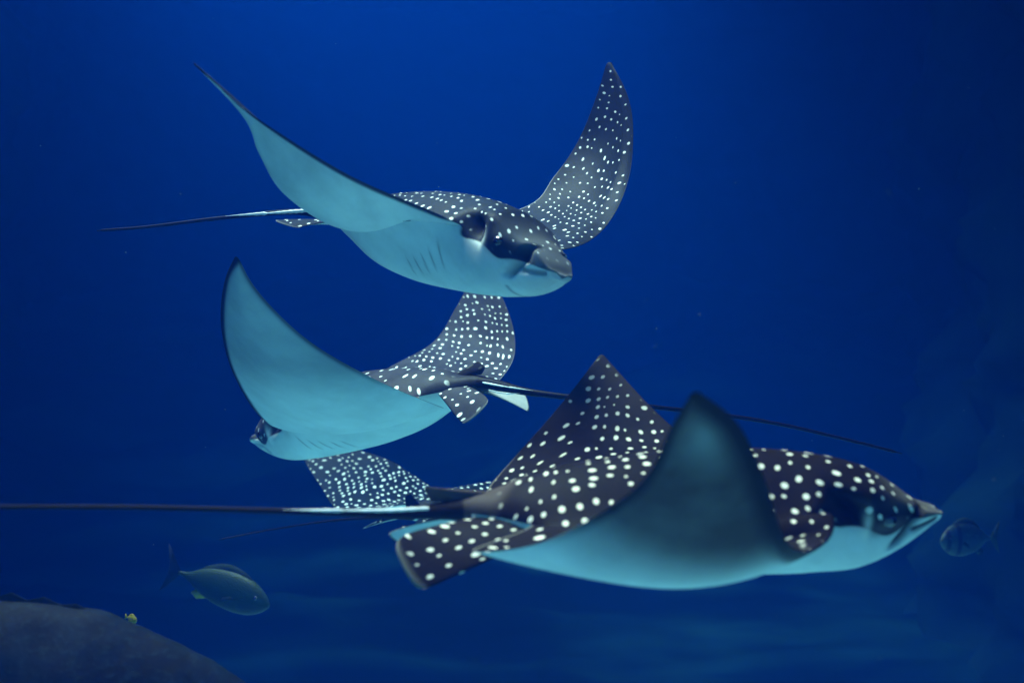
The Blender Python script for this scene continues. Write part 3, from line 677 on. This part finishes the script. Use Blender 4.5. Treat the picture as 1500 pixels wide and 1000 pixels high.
# big grouper entering the lower left corner
def grouper():
    root = empty('grouper', at(60, 1010, 3.0)); tag(root, 'huge dark mottled grouper filling the bottom left corner, only its back showing', 'grouper')
    d = 3.0
    back = [(-520, 960), (-380, 915), (-200, 892), (-60, 880), (0, 878), (70, 882), (140, 893), (200, 915), (250, 938), (310, 968), (360, 1000), (420, 1050), (470, 1110), (492, 1150)]
    bel = [(-520, 1010), (-380, 1090), (-200, 1180), (-60, 1240), (0, 1260), (70, 1280), (140, 1290), (200, 1285), (250, 1275), (310, 1255), (360, 1232), (420, 1200), (470, 1170), (492, 1160)]
    n = 120; u = np.linspace(0, 1, n); us = np.linspace(0, 1, len(back)); B = hermite_rows(np.array(back, float), us, u); Q = hermite_rows(np.array(bel, float), us, u)
    nv = 72; V = []; A = []
    for i in range(n):
        a = at(*B[i], d); b = at(*Q[i], d); c = (a+b)/2; hv = (a-b)/2; H = np.linalg.norm(hv); Wd = min(.23, H*.62)
        for j in range(nv):
            th_ = 2*math.pi*j/nv; y = math.cos(th_); z = math.sin(th_)
            P = c + hv*z + np.array([0, 1, 0])*Wd*y*(1-.25*max(0, z)**2)
            nn = noise.fractal(Vector(P*7), .8, 2.2, 4)*.006
            # gill cover edge: raised plate behind the head
            q = (P[0]-at(185, 960, d)[0]) - .35*math.sin((z-.3)*2.2)
            rim = .012*float(sstep(-.002, .010, q-.0))*(1-float(sstep(.0, .35, q)))*(z < .72)
            P = P + nrm(hv*z*.3/H + np.array([0, 1, 0])*y)*(nn+rim); V.append(P); A.append((P[0], P[1], P[2], 0, 0, 0, 0, 0))
    mb = MB(); mb.add(V, grid_faces(n, nv, True)+[tuple(range(nv)), tuple(range((n-1)*nv, n*nv))], A)
    m, nt, b = new_mat('grouper_skin'); r = N(nt, 'ShaderNodeAttribute', attribute_name='rest')
    n1 = N(nt, 'ShaderNodeTexNoise', i_Scale=13.0, i_Detail=7.0, i_Roughness=.7); nt.links.new(r.outputs['Vector'], n1.inputs['Vector'])
    n2 = N(nt, 'ShaderNodeTexNoise', i_Scale=55.0, i_Detail=4.0); nt.links.new(r.outputs['Vector'], n2.inputs['Vector'])
    c = mixc(nt, ss_n(nt, n1.outputs[0], .4, .68), (.001, .003, .006), (.003, .009, .018)); c = mixc(nt, math_n(nt, 'MULTIPLY', ss_n(nt, n2.outputs[0], .5, .7), .4), c, (.011, .024, .040))
    nt.links.new(c, b.inputs['Base Color']); b.inputs['Roughness'].default_value = .7; b.inputs['Specular IOR Level'].default_value = .08
    bp = N(nt, 'ShaderNodeBump', i_Strength=.3, i_Distance=.004); nt.links.new(n2.outputs[0], bp.inputs['Height']); nt.links.new(bp.outputs[0], b.inputs['Normal'])
    mb.build('body', m, root)
    # low spiny dorsal fin: one membrane with slanted spines
    fm = MB(); pts = [(-330 + 24*k) for k in range(21)]; Vf = []; Ff = []
    for k, x in enumerate(pts):
        yb = float(np.interp(x, [q[0] for q in back], [q[1] for q in back])); hgt = (13 if k % 2 else 3)*min(1, .4+(20-k)*.12)
        lo = at(x, yb+6, d); hi = at(x-14, yb-hgt, d); 
        for q, th_ in ((lo, .006), (hi, .0015)): Vf += [q+np.array([0, th_, 0]), q-np.array([0, th_, 0])]
        if k:
            o = 4*k; p_ = o-4; Ff += [(p_, o, o+2, p_+2), (p_+1, p_+3, o+3, o+1), (p_+2, o+2, o+3, p_+3)]
    fm.add(Vf, Ff); fm.build('dorsal_fin', M_FIN, root, smooth=False)
    e = MB(); th_ = np.linspace(0, np.pi, 8)[:, None]; ph = np.linspace(0, 2*np.pi, 12, endpoint=False)[None]; c = at(385, 1085, d)+np.array([0, -.14, 0])
    P = c+.016*((np.sin(th_)*np.cos(ph))[..., None]*np.array([1, 0, 0])+(np.sin(th_)*np.sin(ph))[..., None]*np.array([0, 0, 1])+(np.cos(th_)+0*ph)[..., None]*np.array([0, 1, 0]))
    e.add(P.reshape(-1, 3), grid_faces(8, 12, True)); e.build('eye', M_EYE, root)
grouper()

# drifting specks in the water
rng = random.Random(5); mb = MB()
for k in range(70):
    d = rng.uniform(1.6, 5.5); c = at(rng.uniform(-50, 1550), rng.uniform(-30, 1030), d); r_ = rng.uniform(.0004, .0009)*d/3
    th_ = np.array([[0, 0, 1], [1, 0, 0], [0, 1, 0], [-1, 0, 0], [0, -1, 0], [0, 0, -1]], float)*r_*np.array([rng.uniform(.6, 1.5), 1, rng.uniform(.6, 1.5)])
    mb.add(c+th_, [(0, 1, 2), (0, 2, 3), (0, 3, 4), (0, 4, 1), (5, 2, 1), (5, 3, 2), (5, 4, 3), (5, 1, 4)])
tag(mb.build('floating_particles', plain('speck', (.4, .42, .42), .8)), 'tiny pale specks drifting in the blue water', 'particles', kind='stuff')

# ------------------------------------------------------------------ the water itself
hz = MB(); x0, x1, y0, y1, z0, z1 = -40, 40, -20, 60, -3.6, 4.72
hz.add([(x, y, z) for x in (x0, x1) for y in (y0, y1) for z in (z0, z1)], [(0, 1, 3, 2), (4, 6, 7, 5), (0, 4, 5, 1), (2, 3, 7, 6), (0, 2, 6, 4), (1, 5, 7, 3)])
m = bpy.data.materials.new('water_volume'); m.use_nodes = True; nt = m.node_tree; nt.nodes.clear(); o = nt.nodes.new('ShaderNodeOutputMaterial'); v = nt.nodes.new('ShaderNodeVolumePrincipled')
DENS = .4
scat, absb = (.0001, .0036, .026), (.085, .028, .013)
v.inputs['Color'].default_value = (*[c/DENS for c in scat], 1)
v.inputs['Absorption Color'].default_value = (*[(1-a/(DENS-s))**2 for a, s in zip(absb, scat)], 1)
v.inputs['Density'].default_value = DENS; v.inputs['Anisotropy'].default_value = .5
nt.links.new(v.outputs[0], o.inputs['Volume'])
tag(hz.build('haze', m, smooth=False), 'deep blue water filling the whole tank', 'water', kind='stuff')
